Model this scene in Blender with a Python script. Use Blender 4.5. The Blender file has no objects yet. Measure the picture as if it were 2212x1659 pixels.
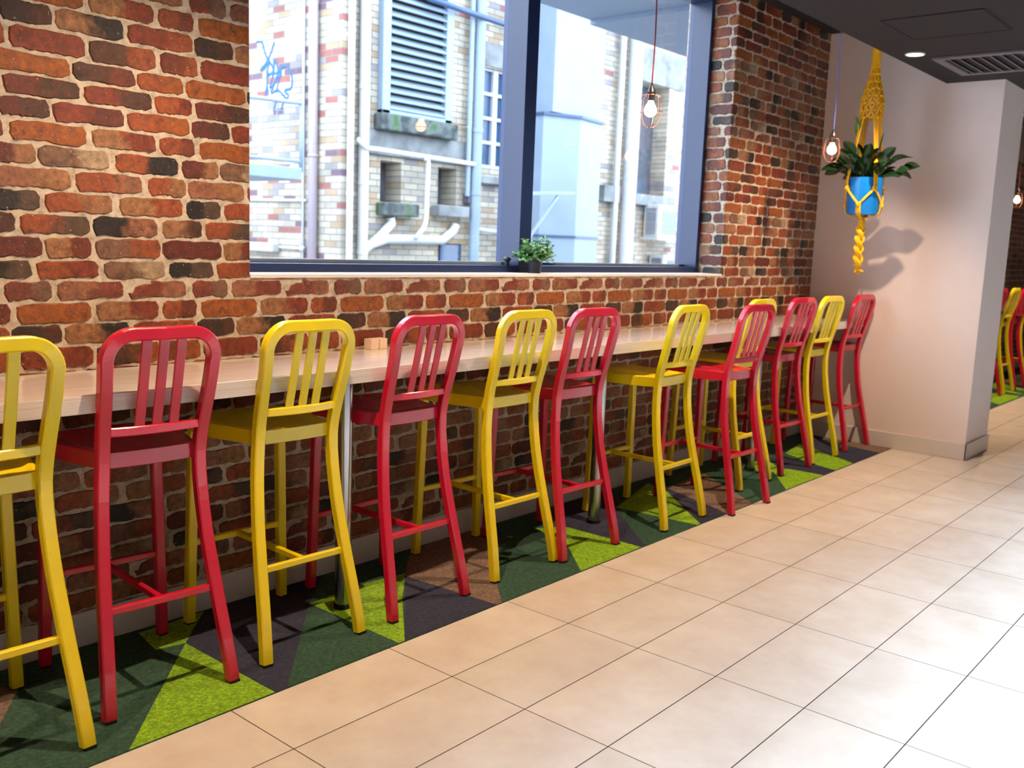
import bpy, bmesh, math, random
from mathutils import Vector, Matrix
S = bpy.context.scene
COL = S.collection
V3 = Vector
PI = math.pi

# ------------------------------------------------------------------ camera, world, light, exposure
MR = [[0.6513248589487702, -0.7578422117507462, 0.038093440434034585],
      [-0.08757381064954889, -0.12494213921162016, -0.9882916014707092],
      [0.7537285690510082, 0.6403629001886035, -0.14774505155286105]]
CAM = Vector((-1.48368321, -3.02428476, 1.39498463))
FP = 2051.137
cd = bpy.data.cameras.new('camera'); cam = bpy.data.objects.new('camera', cd); COL.objects.link(cam)
cd.sensor_width = 36; cd.lens = 36 * FP / 2212
cam.matrix_world = Matrix(((MR[0][0], -MR[1][0], -MR[2][0], CAM.x), (MR[0][1], -MR[1][1], -MR[2][1], CAM.y),
                           (MR[0][2], -MR[1][2], -MR[2][2], CAM.z), (0, 0, 0, 1)))
cd.dof.use_dof = True; cd.dof.focus_distance = 3.1; cd.dof.aperture_fstop = 4.0
cd.clip_start = .05; cd.clip_end = 200
S.camera = cam
W = bpy.data.worlds.new('sky'); S.world = W; W.use_nodes = True
bgn = W.node_tree.nodes['Background']; bgn.inputs[0].default_value = (.74, .86, 1, 1); bgn.inputs[1].default_value = 9.6
S.view_settings.view_transform = 'Standard'; S.view_settings.look = 'None'; S.view_settings.gamma = 1
S.view_settings.use_curve_mapping = False; S.view_settings.exposure = 0.0

def area(name, loc, sx, sy, power, color, rot=(0, 0, 0), portal=False):
    l = bpy.data.lights.new(name, 'AREA'); l.shape = 'RECTANGLE'; l.size = sx; l.size_y = sy
    l.energy = power; l.color = color
    if portal: l.cycles.is_portal = True
    o = bpy.data.objects.new(name, l); COL.objects.link(o); o.location = loc; o.rotation_euler = rot
    return o
area('window_daylight_portal', (2.35, .42, 2.12), 3.6, 1.76, 1, (1, 1, 1), (-PI / 2, 0, 0), True)
WARM = (1, .72, .48); COOL = (.72, .84, 1.0)
SPOT_W = 182; COOL_W = 760

# points on real planes of the place, seen along a ray of the surveyed camera
def _ray(px, py):
    a, b = (px - 1106) / FP, (py - 829.5) / FP
    return Vector([MR[0][i] * a + MR[1][i] * b + MR[2][i] for i in range(3)])
def on(axis, val, px, py):
    d = _ray(px, py); t = (val - CAM[axis]) / d[axis]
    return CAM + t * d

# ------------------------------------------------------------------ materials
MATS = {}
def nmat(name):
    m = bpy.data.materials.new(name); m.use_nodes = True
    nt = m.node_tree; b = nt.nodes['Principled BSDF']
    MATS[name] = m
    return m, nt, b
def N(nt, t, **k):
    n = nt.nodes.new(t)
    for a, v in k.items():
        if a.startswith('i_'):
            kk = a[2:]; kk = int(kk) if kk.isdigit() else kk.replace('_', ' ')
            n.inputs[kk].default_value = v
        else: setattr(n, a, v)
    return n
def ramp(nt, stops, interp='LINEAR'):
    n = nt.nodes.new('ShaderNodeValToRGB'); e = n.color_ramp.elements; n.color_ramp.interpolation = interp
    while len(e) < len(stops): e.new(.5)
    for i, (p, c) in enumerate(stops):
        e[i].position = p; e[i].color = (c[0], c[1], c[2], 1)
    return n
def srgb(r, g, b):
    f = lambda v: (v / 255 / 12.92) if v / 255 <= .04045 else ((v / 255 + .055) / 1.055) ** 2.4
    return (f(r), f(g), f(b))
def simple(name, col, rough=.5, metal=0, var=.06, scale=12, bump=0, bscale=60, coat=0, emis=None, es=0, spec=None):
    m, nt, b = nmat(name); L = nt.links
    tc = N(nt, 'ShaderNodeTexCoord'); nz = N(nt, 'ShaderNodeTexNoise', i_Scale=scale, i_Detail=4.0)
    L.new(tc.outputs['Object'], nz.inputs['Vector'])
    r = ramp(nt, [(.3, [c * (1 - var) for c in col]), (.7, [min(1, c * (1 + var)) for c in col])])
    L.new(nz.outputs['Fac'], r.inputs[0]); L.new(r.outputs[0], b.inputs['Base Color'])
    b.inputs['Roughness'].default_value = rough; b.inputs['Metallic'].default_value = metal
    b.inputs['Coat Weight'].default_value = coat
    if spec is not None: b.inputs['Specular IOR Level'].default_value = spec
    if bump:
        n2 = N(nt, 'ShaderNodeTexNoise', i_Scale=bscale, i_Detail=5.0); bp = N(nt, 'ShaderNodeBump', i_Strength=bump, i_Distance=.01)
        L.new(tc.outputs['Object'], n2.inputs['Vector']); L.new(n2.outputs['Fac'], bp.inputs['Height']); L.new(bp.outputs[0], b.inputs['Normal'])
    if emis: b.inputs['Emission Color'].default_value = (*emis, 1); b.inputs['Emission Strength'].default_value = es
    return m

yellow = simple('yellow_powder_coat', srgb(246, 220, 12), .30, var=.02, coat=.25)
red = simple('red_powder_coat', srgb(206, 18, 54), .26, var=.03, coat=.35)
rubber = simple('black_rubber', (.012, .012, .012), .8)
white_paint = simple('white_wall_paint', srgb(244, 230, 226), .6, var=.01, bump=.05, bscale=200)
skirt = simple('white_skirting_paint', srgb(225, 220, 218), .35, var=.01)
dark_ceil = simple('dark_plum_ceiling_paint', srgb(17, 10, 14), .85, var=.05)
black_ceil = simple('black_bay_ceiling_paint', (.008, .007, .008), .8)
frame_black = simple('black_frame_sky_tinted', srgb(22, 42, 84), .34, var=.03, coat=.1)  # black frame; blue of the reflected sky is put into its base colour
steel = simple('brushed_steel', (.42, .41, .40), .22, metal=1, var=.04)
copper = simple('copper_wire', (.55, .24, .16), .3, metal=1)
black_plastic = simple('black_plastic', (.012, .012, .014), .35)
red_cord = simple('red_fabric_cord', srgb(120, 28, 40), .8)
blue_cord = simple('blue_fabric_cord', srgb(100, 110, 190), .8)
bulb_m = simple('glowing_bulb', (1, .9, .8), .2, emis=(1, .60, .30), es=15)
lens_m = simple('downlight_lens', (1, .9, .7), .3, emis=(1, .72, .40), es=30)
led_m = simple('cool_led_panel', (1, 1, 1), .3, emis=COOL, es=3)
trim_m = simple('downlight_trim', (.5, .5, .5), .4)
rope = simple('yellow_cotton_rope', srgb(243, 180, 10), .85, var=.12, scale=90, bump=.3, bscale=260)
blue_pot = simple('blue_glazed_pot', srgb(0, 116, 200), .35, var=.02)
dark_pot = simple('black_plastic_pot', srgb(28, 30, 46), .4)
soil = simple('dark_soil', (.03, .02, .012), .95, bump=.6)
leaf_dark = simple('dark_green_leaf', srgb(22, 52, 22), .35, var=.35, scale=20)
leaf_pale = simple('pale_green_spathe', srgb(96, 130, 50), .4, var=.2, scale=20)
leaf_mint = simple('grey_green_leaf', srgb(112, 165, 104), .5, var=.45, scale=35)
stem_m = simple('green_stem', srgb(70, 96, 50), .6)
cube_m = simple('pale_wood_block', srgb(232, 205, 180), .5, var=.04)
vent_m = simple('grey_air_vent', srgb(100, 92, 100), .5)
vent_dark = simple('dark_vent_cavity', (.01, .01, .01), .8)
# outdoors
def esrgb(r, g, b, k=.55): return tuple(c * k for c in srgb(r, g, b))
pvc = simple('white_painted_pipe', esrgb(232, 236, 240), .4, var=.03)
pink_pipe = simple('pale_pink_painted_pipe', esrgb(196, 182, 192), .5, var=.03)
blue_metal = simple('blue_grey_painted_metal', esrgb(70, 98, 140), .45, var=.05)
pale_metal = simple('pale_blue_painted_metal', esrgb(160, 182, 205), .5, var=.04)
duct_m = simple('galvanised_duct_metal', esrgb(156, 176, 196), .5, var=.06, scale=3)
concrete = simple('weathered_concrete', esrgb(150, 156, 158), .9, var=.35, scale=4, bump=.3)
mossy, _nt, _b = nmat('mossy_stone')
_n = N(_nt, 'ShaderNodeTexNoise', i_Scale=5.0, i_Detail=6.0); _r = ramp(_nt, [(.38, esrgb(62, 72, 76)), (.52, esrgb(112, 122, 120)), (.62, esrgb(70, 112, 60))])
_nt.links.new(N(_nt, 'ShaderNodeTexCoord').outputs['Object'], _n.inputs['Vector']); _nt.links.new(_n.outputs['Fac'], _r.inputs[0]); _nt.links.new(_r.outputs[0], _b.inputs['Base Color']); _b.inputs['Roughness'].default_value = .95
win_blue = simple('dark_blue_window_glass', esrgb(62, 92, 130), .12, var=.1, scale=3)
dark_rec = simple('dark_recess_render', esrgb(92, 96, 108), .9, var=.3, scale=5)  # dark blue-grey, patchy; backs the recessed openings and colours the meter box
asphalt = simple('alley_ground', (.25, .25, .26), .9, var=.2, bump=.3)
graf = simple('blue_spray_paint', esrgb(40, 118, 180), .6)
soffit_m = simple('pale_blue_soffit_paint', esrgb(150, 172, 200), .5, var=.02)
acw = simple('off_white_aircon_casing', esrgb(214, 216, 214), .45, var=.02)
ac_gr = simple('grey_aircon_grille', esrgb(130, 142, 158), .5, var=.05)
render_ext = simple('grey_exterior_render', (.45, .45, .45), .9)

# glass: clear pane that mirrors a little at the Fresnel rate
glass, nt, b = nmat('clear_window_glass'); nt.nodes.remove(b)
fr = N(nt, 'ShaderNodeFresnel', i_IOR=1.45); tr = N(nt, 'ShaderNodeBsdfTransparent'); gl = N(nt, 'ShaderNodeBsdfGlossy', i_Roughness=.0)
gl.inputs['Color'].default_value = (1, 1, 1, 1); tr.inputs['Color'].default_value = (.97, .98, 1, 1)
mx = N(nt, 'ShaderNodeMixShader'); L = nt.links
geo = N(nt, 'ShaderNodeNewGeometry'); ior = N(nt, 'ShaderNodeMapRange', i_3=1.45, i_4=1 / 1.45); L.new(geo.outputs['Backfacing'], ior.inputs[0]); L.new(ior.outputs[0], fr.inputs[0])
L.new(fr.outputs[0], mx.inputs[0]); L.new(tr.outputs[0], mx.inputs[1]); L.new(gl.outputs[0], mx.inputs[2])
L.new(mx.outputs[0], nt.nodes['Material Output'].inputs[0])

# interior brick: two colours per brick in attributes, position along the brick in the UV map
brick_m, nt, b = nmat('glazed_brick_paper'); L = nt.links
a1 = N(nt, 'ShaderNodeAttribute', attribute_name='ca'); a2 = N(nt, 'ShaderNodeAttribute', attribute_name='cb')
uv = N(nt, 'ShaderNodeUVMap', uv_map='bu'); sp = N(nt, 'ShaderNodeSeparateXYZ'); L.new(uv.outputs[0], sp.inputs[0])
tc = N(nt, 'ShaderNodeTexCoord')
mp = N(nt, 'ShaderNodeVectorMath', operation='ADD'); cmb = N(nt, 'ShaderNodeCombineXYZ')
L.new(sp.outputs[1], cmb.inputs[1]); L.new(tc.outputs['Object'], mp.inputs[0]); L.new(cmb.outputs[0], mp.inputs[1])
n1 = N(nt, 'ShaderNodeTexNoise', i_Scale=16.0, i_Detail=5.0, i_Roughness=.6); L.new(mp.outputs[0], n1.inputs['Vector'])
ad = N(nt, 'ShaderNodeMath', operation='ADD'); L.new(sp.outputs[0], ad.inputs[0]); L.new(n1.outputs['Fac'], ad.inputs[1])
mr = N(nt, 'ShaderNodeMapRange', i_1=.93, i_2=1.13); L.new(ad.outputs[0], mr.inputs[0])
mixc = N(nt, 'ShaderNodeMix', data_type='RGBA'); L.new(mr.outputs[0], mixc.inputs[0]); L.new(a1.outputs['Color'], mixc.inputs[6]); L.new(a2.outputs['Color'], mixc.inputs[7])
n2 = N(nt, 'ShaderNodeTexNoise', i_Scale=42.0, i_Detail=6.0, i_Roughness=.7); L.new(mp.outputs[0], n2.inputs['Vector'])
r2 = ramp(nt, [(.28, (.22, .18, .16)), (.42, (.72, .70, .68)), (.58, (1.15, 1.12, 1.08)), (.72, (1.7, 1.6, 1.5))]); L.new(n2.outputs['Fac'], r2.inputs[0])
mul = N(nt, 'ShaderNodeMix', data_type='RGBA', blend_type='MULTIPLY'); mul.inputs[0].default_value = 1
L.new(mixc.outputs[2], mul.inputs[6]); L.new(r2.outputs[0], mul.inputs[7])
n3 = N(nt, 'ShaderNodeTexNoise', i_Scale=150.0, i_Detail=2.0); L.new(tc.outputs['Object'], n3.inputs['Vector'])
r3 = ramp(nt, [(.70, (0, 0, 0)), (.76, (1, 1, 1))]); L.new(n3.outputs['Fac'], r3.inputs[0])
mx3 = N(nt, 'ShaderNodeMix', data_type='RGBA'); L.new(r3.outputs[0], mx3.inputs[0]); L.new(mul.outputs[2], mx3.inputs[6]); mx3.inputs[7].default_value = (.6, .42, .34, 1)
L.new(mx3.outputs[2], b.inputs['Base Color']); b.inputs['Roughness'].default_value = .40
bp = N(nt, 'ShaderNodeBump', i_Strength=.8, i_Distance=.008); L.new(n2.outputs['Fac'], bp.inputs['Height']); L.new(bp.outputs[0], b.inputs['Normal'])
# mortar
mortar, nt, b = nmat('sandy_mortar'); L = nt.links
tc = N(nt, 'ShaderNodeTexCoord'); n1 = N(nt, 'ShaderNodeTexNoise', i_Scale=30.0, i_Detail=8.0, i_Roughness=.7); L.new(tc.outputs['Object'], n1.inputs['Vector'])
r = ramp(nt, [(.3, srgb(128, 114, 98)), (.5, srgb(184, 170, 150)), (.7, srgb(212, 200, 182))]); L.new(n1.outputs['Fac'], r.inputs[0]); L.new(r.outputs[0], b.inputs['Base Color'])
b.inputs['Roughness'].default_value = .7
bp = N(nt, 'ShaderNodeBump', i_Strength=.7, i_Distance=.006); L.new(n1.outputs['Fac'], bp.inputs['Height']); L.new(bp.outputs[0], b.inputs['Normal'])

# outdoor brick (axis: which object axes run along and up the wall)
def ext_brick(name, horiz, stops, mort):
    m, nt, b = nmat(name); L = nt.links
    tc = N(nt, 'ShaderNodeTexCoord'); s = N(nt, 'ShaderNodeSeparateXYZ'); c = N(nt, 'ShaderNodeCombineXYZ')
    L.new(tc.outputs['Object'], s.inputs[0]); L.new(s.outputs[horiz], c.inputs[0]); L.new(s.outputs[2], c.inputs[1])
    br = N(nt, 'ShaderNodeTexBrick'); L.new(c.outputs[0], br.inputs['Vector'])
    br.inputs['Color1'].default_value = (0, 0, 0, 1); br.inputs['Color2'].default_value = (1, 1, 1, 1); br.inputs['Scale'].default_value = 1
    br.inputs['Mortar Size'].default_value = .006; br.inputs['Brick Width'].default_value = .235; br.inputs['Row Height'].default_value = .078
    br.inputs['Mortar'].default_value = (0, 0, 0, 1)
    r = ramp(nt, stops, 'CONSTANT'); L.new(br.outputs['Color'], r.inputs[0])
    mx = N(nt, 'ShaderNodeMix', data_type='RGBA'); L.new(br.outputs['Fac'], mx.inputs[0]); L.new(r.outputs[0], mx.inputs[6]); mx.inputs[7].default_value = (*mort, 1)
    n1 = N(nt, 'ShaderNodeTexNoise', i_Scale=1.6, i_Detail=6.0); L.new(tc.outputs['Object'], n1.inputs['Vector'])
    r1 = ramp(nt, [(.36, (.62, .66, .7)), (.6, (1, 1, 1))]); L.new(n1.outputs['Fac'], r1.inputs[0])
    ml = N(nt, 'ShaderNodeMix', data_type='RGBA', blend_type='MULTIPLY'); ml.inputs[0].default_value = .8; L.new(mx.outputs[2], ml.inputs[6]); L.new(r1.outputs[0], ml.inputs[7])
    L.new(ml.outputs[2], b.inputs['Base Color']); b.inputs['Roughness'].default_value = .9
    bp = N(nt, 'ShaderNodeBump', i_Strength=.4, i_Distance=.01, invert=True); L.new(br.outputs['Fac'], bp.inputs['Height']); L.new(bp.outputs[0], b.inputs['Normal'])
    return m
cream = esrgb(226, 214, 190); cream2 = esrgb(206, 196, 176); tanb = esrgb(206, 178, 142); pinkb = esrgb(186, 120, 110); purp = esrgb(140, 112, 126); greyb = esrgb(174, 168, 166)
ext_x = ext_brick('cream_brick_wall', 0, [(0, cream), (.32, cream2), (.55, cream), (.72, tanb), (.82, cream2), (.93, greyb), (.985, pinkb)], esrgb(140, 136, 138))
ext_y = ext_brick('mottled_cream_brick_wall', 1, [(0, cream), (.3, cream2), (.5, tanb), (.6, cream), (.80, pinkb), (.86, purp), (.92, greyb)], esrgb(160, 154, 154))

# floor tile
tile_m, nt, b = nmat('beige_floor_tile'); L = nt.links
TX0, TY1, TW, TH = 0.0, -1.0307, .62, .3064
tc = N(nt, 'ShaderNodeTexCoord'); s = N(nt, 'ShaderNodeSeparateXYZ'); L.new(tc.outputs['Object'], s.inputs[0])
def grid(out, off, size, half):
    a = N(nt, 'ShaderNodeMath', operation='SUBTRACT'); a.inputs[1].default_value = off; L.new(out, a.inputs[0])
    d = N(nt, 'ShaderNodeMath', operation='DIVIDE'); d.inputs[1].default_value = size; L.new(a.outputs[0], d.inputs[0])
    r = N(nt, 'ShaderNodeMath', operation='ROUND'); L.new(d.outputs[0], r.inputs[0])
    q = N(nt, 'ShaderNodeMath', operation='SUBTRACT'); L.new(d.outputs[0], q.inputs[0]); L.new(r.outputs[0], q.inputs[1])
    ab = N(nt, 'ShaderNodeMath', operation='ABSOLUTE'); L.new(q.outputs[0], ab.inputs[0])
    lt = N(nt, 'ShaderNodeMath', operation='LESS_THAN'); lt.inputs[1].default_value = half / size; L.new(ab.outputs[0], lt.inputs[0])
    fl = N(nt, 'ShaderNodeMath', operation='FLOOR'); L.new(d.outputs[0], fl.inputs[0])
    return lt, fl
gx, fx = grid(s.outputs[0], TX0, TW, .0016); gy, fy = grid(s.outputs[1], TY1, TH, .0018)
mxg = N(nt, 'ShaderNodeMath', operation='MAXIMUM'); L.new(gx.outputs[0], mxg.inputs[0]); L.new(gy.outputs[0], mxg.inputs[1])
cw = N(nt, 'ShaderNodeCombineXYZ'); L.new(fx.outputs[0], cw.inputs[0]); L.new(fy.outputs[0], cw.inputs[1])
wn = N(nt, 'ShaderNodeTexWhiteNoise'); L.new(cw.outputs[0], wn.inputs['Vector'])
n1 = N(nt, 'ShaderNodeTexNoise', i_Scale=5.0, i_Detail=8.0, i_Roughness=.65); L.new(tc.outputs['Object'], n1.inputs['Vector'])
r = ramp(nt, [(.3, srgb(216, 203, 188)), (.7, srgb(235, 226, 215))]); L.new(n1.outputs['Fac'], r.inputs[0])
hsv = N(nt, 'ShaderNodeHueSaturation'); mrv = N(nt, 'ShaderNodeMapRange', i_3=.95, i_4=1.04); L.new(wn.outputs['Value'], mrv.inputs[0]); L.new(mrv.outputs[0], hsv.inputs['Value']); L.new(r.outputs[0], hsv.inputs['Color'])
mx = N(nt, 'ShaderNodeMix', data_type='RGBA'); L.new(mxg.outputs[0], mx.inputs[0]); L.new(hsv.outputs[0], mx.inputs[6]); mx.inputs[7].default_value = (.05, .035, .03, 1)
L.new(mx.outputs[2], b.inputs['Base Color'])
rr = N(nt, 'ShaderNodeMapRange', i_3=.34, i_4=.9); L.new(mxg.outputs[0], rr.inputs[0]); L.new(rr.outputs[0], b.inputs['Roughness'])
bp = N(nt, 'ShaderNodeBump', i_Strength=.5, i_Distance=.002, invert=True); L.new(mxg.outputs[0], bp.inputs['Height']); L.new(bp.outputs[0], b.inputs['Normal'])

def carpet_mat(name, col):
    m, nt, b = nmat(name); L = nt.links
    tc = N(nt, 'ShaderNodeTexCoord'); n1 = N(nt, 'ShaderNodeTexNoise', i_Scale=220.0, i_Detail=4.0, i_Roughness=.8)
    L.new(tc.outputs['Object'], n1.inputs['Vector'])
    n2 = N(nt, 'ShaderNodeTexNoise', i_Scale=70.0, i_Detail=6.0, i_Roughness=.85); L.new(tc.outputs['Object'], n2.inputs['Vector'])
    r = ramp(nt, [(.34, [c * .35 for c in col]), (.5, col), (.66, [min(1, c * 1.9 + .01) for c in col])]); L.new(n2.outputs['Fac'], r.inputs[0])
    L.new(r.outputs[0], b.inputs['Base Color']); b.inputs['Roughness'].default_value = 1; b.inputs['Specular IOR Level'].default_value = .1
    b.inputs['Sheen Weight'].default_value = .15
    bp = N(nt, 'ShaderNodeBump', i_Strength=1, i_Distance=.006); L.new(n1.outputs['Fac'], bp.inputs['Height']); L.new(bp.outputs[0], b.inputs['Normal'])
    return m
CP = {'green': carpet_mat('dark_green_carpet', srgb(42, 90, 66)), 'lime': carpet_mat('lime_green_carpet', srgb(150, 206, 8)),
      'navy': carpet_mat('navy_carpet', srgb(44, 46, 78)), 'brown': carpet_mat('brown_carpet', srgb(140, 112, 94))}

# counter: pale laminate with fine grain along x
lam, nt, b = nmat('pale_wood_laminate'); L = nt.links
tc = N(nt, 'ShaderNodeTexCoord'); mp = N(nt, 'ShaderNodeMapping'); mp.inputs['Scale'].default_value = (1.2, 60, 90); L.new(tc.outputs['Object'], mp.inputs[0])
n1 = N(nt, 'ShaderNodeTexNoise', i_Scale=3.0, i_Detail=5.0); L.new(mp.outputs[0], n1.inputs['Vector'])
r = ramp(nt, [(.3, srgb(206, 190, 178)), (.7, srgb(232, 220, 210))]); L.new(n1.outputs['Fac'], r.inputs[0]); L.new(r.outputs[0], b.inputs['Base Color'])
b.inputs['Roughness'].default_value = .16; b.inputs['Coat Weight'].default_value = .5; b.inputs['Coat Roughness'].default_value = .12

# ------------------------------------------------------------------ mesh helpers
def obj(name, bm, mat, parent=None, smooth=False, mats=None, bevel=0):
    me = bpy.data.meshes.new(name); bm.to_mesh(me); bm.free()
    for m in (mats or [mat]): me.materials.append(m)
    if smooth:
        for p in me.polygons: p.use_smooth = True
    o = bpy.data.objects.new(name, me); COL.objects.link(o)
    if parent: o.parent = parent
    if bevel:
        md = o.modifiers.new('bevel', 'BEVEL'); md.width = bevel; md.segments = 2; md.limit_method = 'ANGLE'
    return o
def tag(o, label=None, cat=None, group=None, kind=None):
    if label: o['label'] = label
    if cat: o['category'] = cat
    if group: o['group'] = group
    if kind: o['kind'] = kind
    return o
def thing(name, label, cat, loc=(0, 0, 0), rz=0, group=None):
    o = bpy.data.objects.new(name, None); COL.objects.link(o); o.location = loc; o.rotation_euler = (0, 0, rz)
    return tag(o, label, cat, group)
def box(bm, x0, x1, y0, y1, z0, z1):
    v = [bm.verts.new((x, y, z)) for x in (x0, x1) for y in (y0, y1) for z in (z0, z1)]
    for f in ((0, 1, 3, 2), (4, 6, 7, 5), (0, 4, 5, 1), (2, 3, 7, 6), (0, 2, 6, 4), (1, 5, 7, 3)):
        bm.faces.new([v[i] for i in f])
def bx(*a):
    bm = bmesh.new(); box(bm, *a); return bm
def frames(pts, closed=False):
    n = len(pts); T = []
    for i in range(n):
        a = pts[(i - 1) % n] if (i or closed) else pts[0]; c = pts[(i + 1) % n] if (i < n - 1 or closed) else pts[-1]
        T.append((c - a).normalized())
    return T
def tube(bm, pts, r, seg=8, closed=False):
    pts = [V3(p) for p in pts]; T = frames(pts, closed); n = len(pts)
    u = T[0].orthogonal().normalized(); rings = []
    for i, p in enumerate(pts):
        u = (u - T[i] * u.dot(T[i])).normalized(); w = T[i].cross(u)
        rr = r[i] if isinstance(r, (list, tuple)) else r
        rings.append([bm.verts.new(p + rr * (math.cos(2 * PI * k / seg) * u + math.sin(2 * PI * k / seg) * w)) for k in range(seg)])
    for i in range(n if closed else n - 1):
        a, c = rings[i], rings[(i + 1) % n]
        for k in range(seg): bm.faces.new((a[k], a[(k + 1) % seg], c[(k + 1) % seg], c[k]))
    if not closed: bm.faces.new(rings[0][::-1]); bm.faces.new(rings[-1])
def sweep(bm, pts, side, w, d, ch=.004):
    """chamfered rectangular bar along pts; side = vector (or list) for the width direction"""
    pts = [V3(p) for p in pts]; T = frames(pts); rings = []
    for i, p in enumerate(pts):
        s = V3(side[i] if isinstance(side, list) else side); s = (s - T[i] * s.dot(T[i])).normalized(); q = T[i].cross(s)
        ww = (w[i] if isinstance(w, list) else w) / 2; dd = (d[i] if isinstance(d, list) else d) / 2
        prof = [(-ww + ch, -dd), (ww - ch, -dd), (ww, -dd + ch), (ww, dd - ch), (ww - ch, dd), (-ww + ch, dd), (-ww, dd - ch), (-ww, -dd + ch)]
        rings.append([bm.verts.new(p + a * s + c * q) for a, c in prof])
    for a, c in zip(rings, rings[1:]):
        for k in range(8): bm.faces.new((a[k], a[(k + 1) % 8], c[(k + 1) % 8], c[k]))
    bm.faces.new(rings[0][::-1]); bm.faces.new(rings[-1])
def lathe(bm, prof, c=(0, 0, 0), seg=24):
    rings = [[bm.verts.new((c[0] + r * math.cos(2 * PI * k / seg), c[1] + r * math.sin(2 * PI * k / seg), c[2] + z)) for k in range(seg)] for r, z in prof]
    for a, d in zip(rings, rings[1:]):
        for k in range(seg): bm.faces.new((a[k], a[(k + 1) % seg], d[(k + 1) % seg], d[k]))
    bm.faces.new(rings[0][::-1]); bm.faces.new(rings[-1])
def fin(bm):
    bmesh.ops.recalc_face_normals(bm, faces=bm.faces); return bm
def sm(t): return t * t * (3 - 2 * t)
def interp(tab, z):
    if z <= tab[0][0]: return tab[0][1]
    for (a, va), (c, vc) in zip(tab, tab[1:]):
        if z <= c: return va + (vc - va) * (z - a) / (c - a)
    return tab[-1][1]
def spline(pts, n):
    """Catmull-Rom through pts"""
    P = [V3(p) for p in pts]; P = [P[0] * 2 - P[1]] + P + [P[-1] * 2 - P[-2]]; out = []
    for i in range(1, len(P) - 2):
        for k in range(n):
            t = k / n; a, b_, c, d = P[i - 1:i + 3]
            out.append(.5 * ((2 * b_) + (c - a) * t + (2 * a - 5 * b_ + 4 * c - d) * t * t + (3 * b_ - a - 3 * c + d) * t ** 3))
    out.append(P[-2]); return out

# ------------------------------------------------------------------ the setting
X1, XT = 5.557, 6.11          # white stub wall faces
ZB, ZC = 3.0, 2.585           # bay ceiling, main ceiling
WX0, WX1, WZ = .56, 4.138, 1.24
XL, XR, YB = -3.4, 13.0, -7.0
def struct(name, bm, m, parent=None, **k):
    o = obj(name, fin(bm), m, parent, **k)
    if not parent: o['kind'] = 'structure'
    return o
struct('floor', bx(XL - .2, XR + .2, YB - .2, .0, -.1, 0), tile_m)
# brick wall core
bm = bmesh.new()
box(bm, XL - .2, WX0, .0, .36, -.1, 3.25); box(bm, WX0, WX1, .0, .36, -.1, WZ); box(bm, WX1, XR + .2, .0, .36, -.1, 3.25)
box(bm, WX0, WX1, .0, .36, 3.0, 3.25)
wall_b = struct('wall_back', bm, mortar)
# printed bricks
PAL = dict(gold=srgb(186, 94, 30), tan=srgb(188, 122, 86), red=srgb(156, 58, 28), orange=srgb(182, 84, 40), brown=srgb(96, 48, 30),
           black=srgb(40, 24, 18), rust=srgb(138, 56, 30), darkred=srgb(122, 44, 28), rose=srgb(180, 108, 84), pale=srgb(204, 164, 142),
           grey=srgb(104, 72, 56), mauve=srgb(150, 100, 84), brick=srgb(152, 66, 46), burnt=srgb(70, 40, 34))
ROWS = [
 (2.117, [(-.267, -.037, 'gold', 'gold'), (-.02, .198, 'tan', 'red'), (.212, .342, 'orange', 'rust')]),
 (2.047, [(.105, .336, 'red', 'orange'), (.344, .495, 'burnt', 'brown'), (-.124, .094, 'tan', 'black')]),
 (1.976, [(-.26, -.035, 'red', 'red'), (-.02, .201, 'brown', 'orange'), (.217, .355, 'rust', 'orange')]),
 (1.901, [(-.074, .128, 'brown', 'rust'), (.136, .301, 'orange', 'gold'), (-.316, -.083, 'gold', 'gold')]),
 (1.836, [(-.283, -.054, 'rust', 'brown'), (-.041, .188, 'red', 'brown'), (.196, .333, 'orange', 'red')]),
 (1.771, [(-.14, .087, 'red', 'darkred'), (.099, .323, 'orange', 'gold'), (.33, .477, 'darkred', 'brown')]),
 (1.704, [(-.267, -.037, 'gold', 'gold'), (-.02, .198, 'tan', 'red'), (.212, .342, 'orange', 'rust')]),
 (1.636, [(-.188, .035, 'mauve', 'pale'), (.054, .277, 'orange', 'black'), (.291, .433, 'darkred', 'tan')]),
 (1.567, [(-.075, .147, 'orange', 'rose'), (.168, .307, 'orange', 'tan'), (-.314, -.09, 'rose', 'tan')]),
 (1.498, [(-.171, .043, 'orange', 'tan'), (.065, .293, 'tan', 'orange'), (.306, .44, 'black', 'grey')]),
 (1.429, [(-.249, -.034, 'orange', 'grey'), (-.024, .197, 'black', 'rose'), (.214, .366, 'tan', 'brown')]),
 (1.36, [(-.177, -.03, 'tan', 'rust'), (-.017, .208, 'mauve', 'orange'), (.217, .443, 'darkred', 'darkred')]),
 (1.288, [(-.204, -.009, 'orange', 'red'), (.009, .222, 'mauve', 'pale'), (.239, .409, 'black', 'grey')]),
 (1.223, [(-.3, -.16, 'brick', 'mauve'), (-.144, .074, 'rose', 'brick'), (.089, .302, 'brick', 'rose')])]
PAL = {k: tuple(a * b for a, b in zip(v, (.52, .60, .50))) for k, v in PAL.items()}
PERX, PERZ = .6265, .961
def clip(poly, ax, val, sgn):
    out = []
    for i in range(len(poly)):
        a, c = poly[i], poly[(i + 1) % len(poly)]; ia = sgn * (a[ax] - val) >= 0; ic = sgn * (c[ax] - val) >= 0
        if ia: out.append(a)
        if ia != ic:
            t = (val - a[ax]) / (c[ax] - a[ax]); out.append((a[0] + t * (c[0] - a[0]), a[1] + t * (c[1] - a[1])))
    return out
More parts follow.
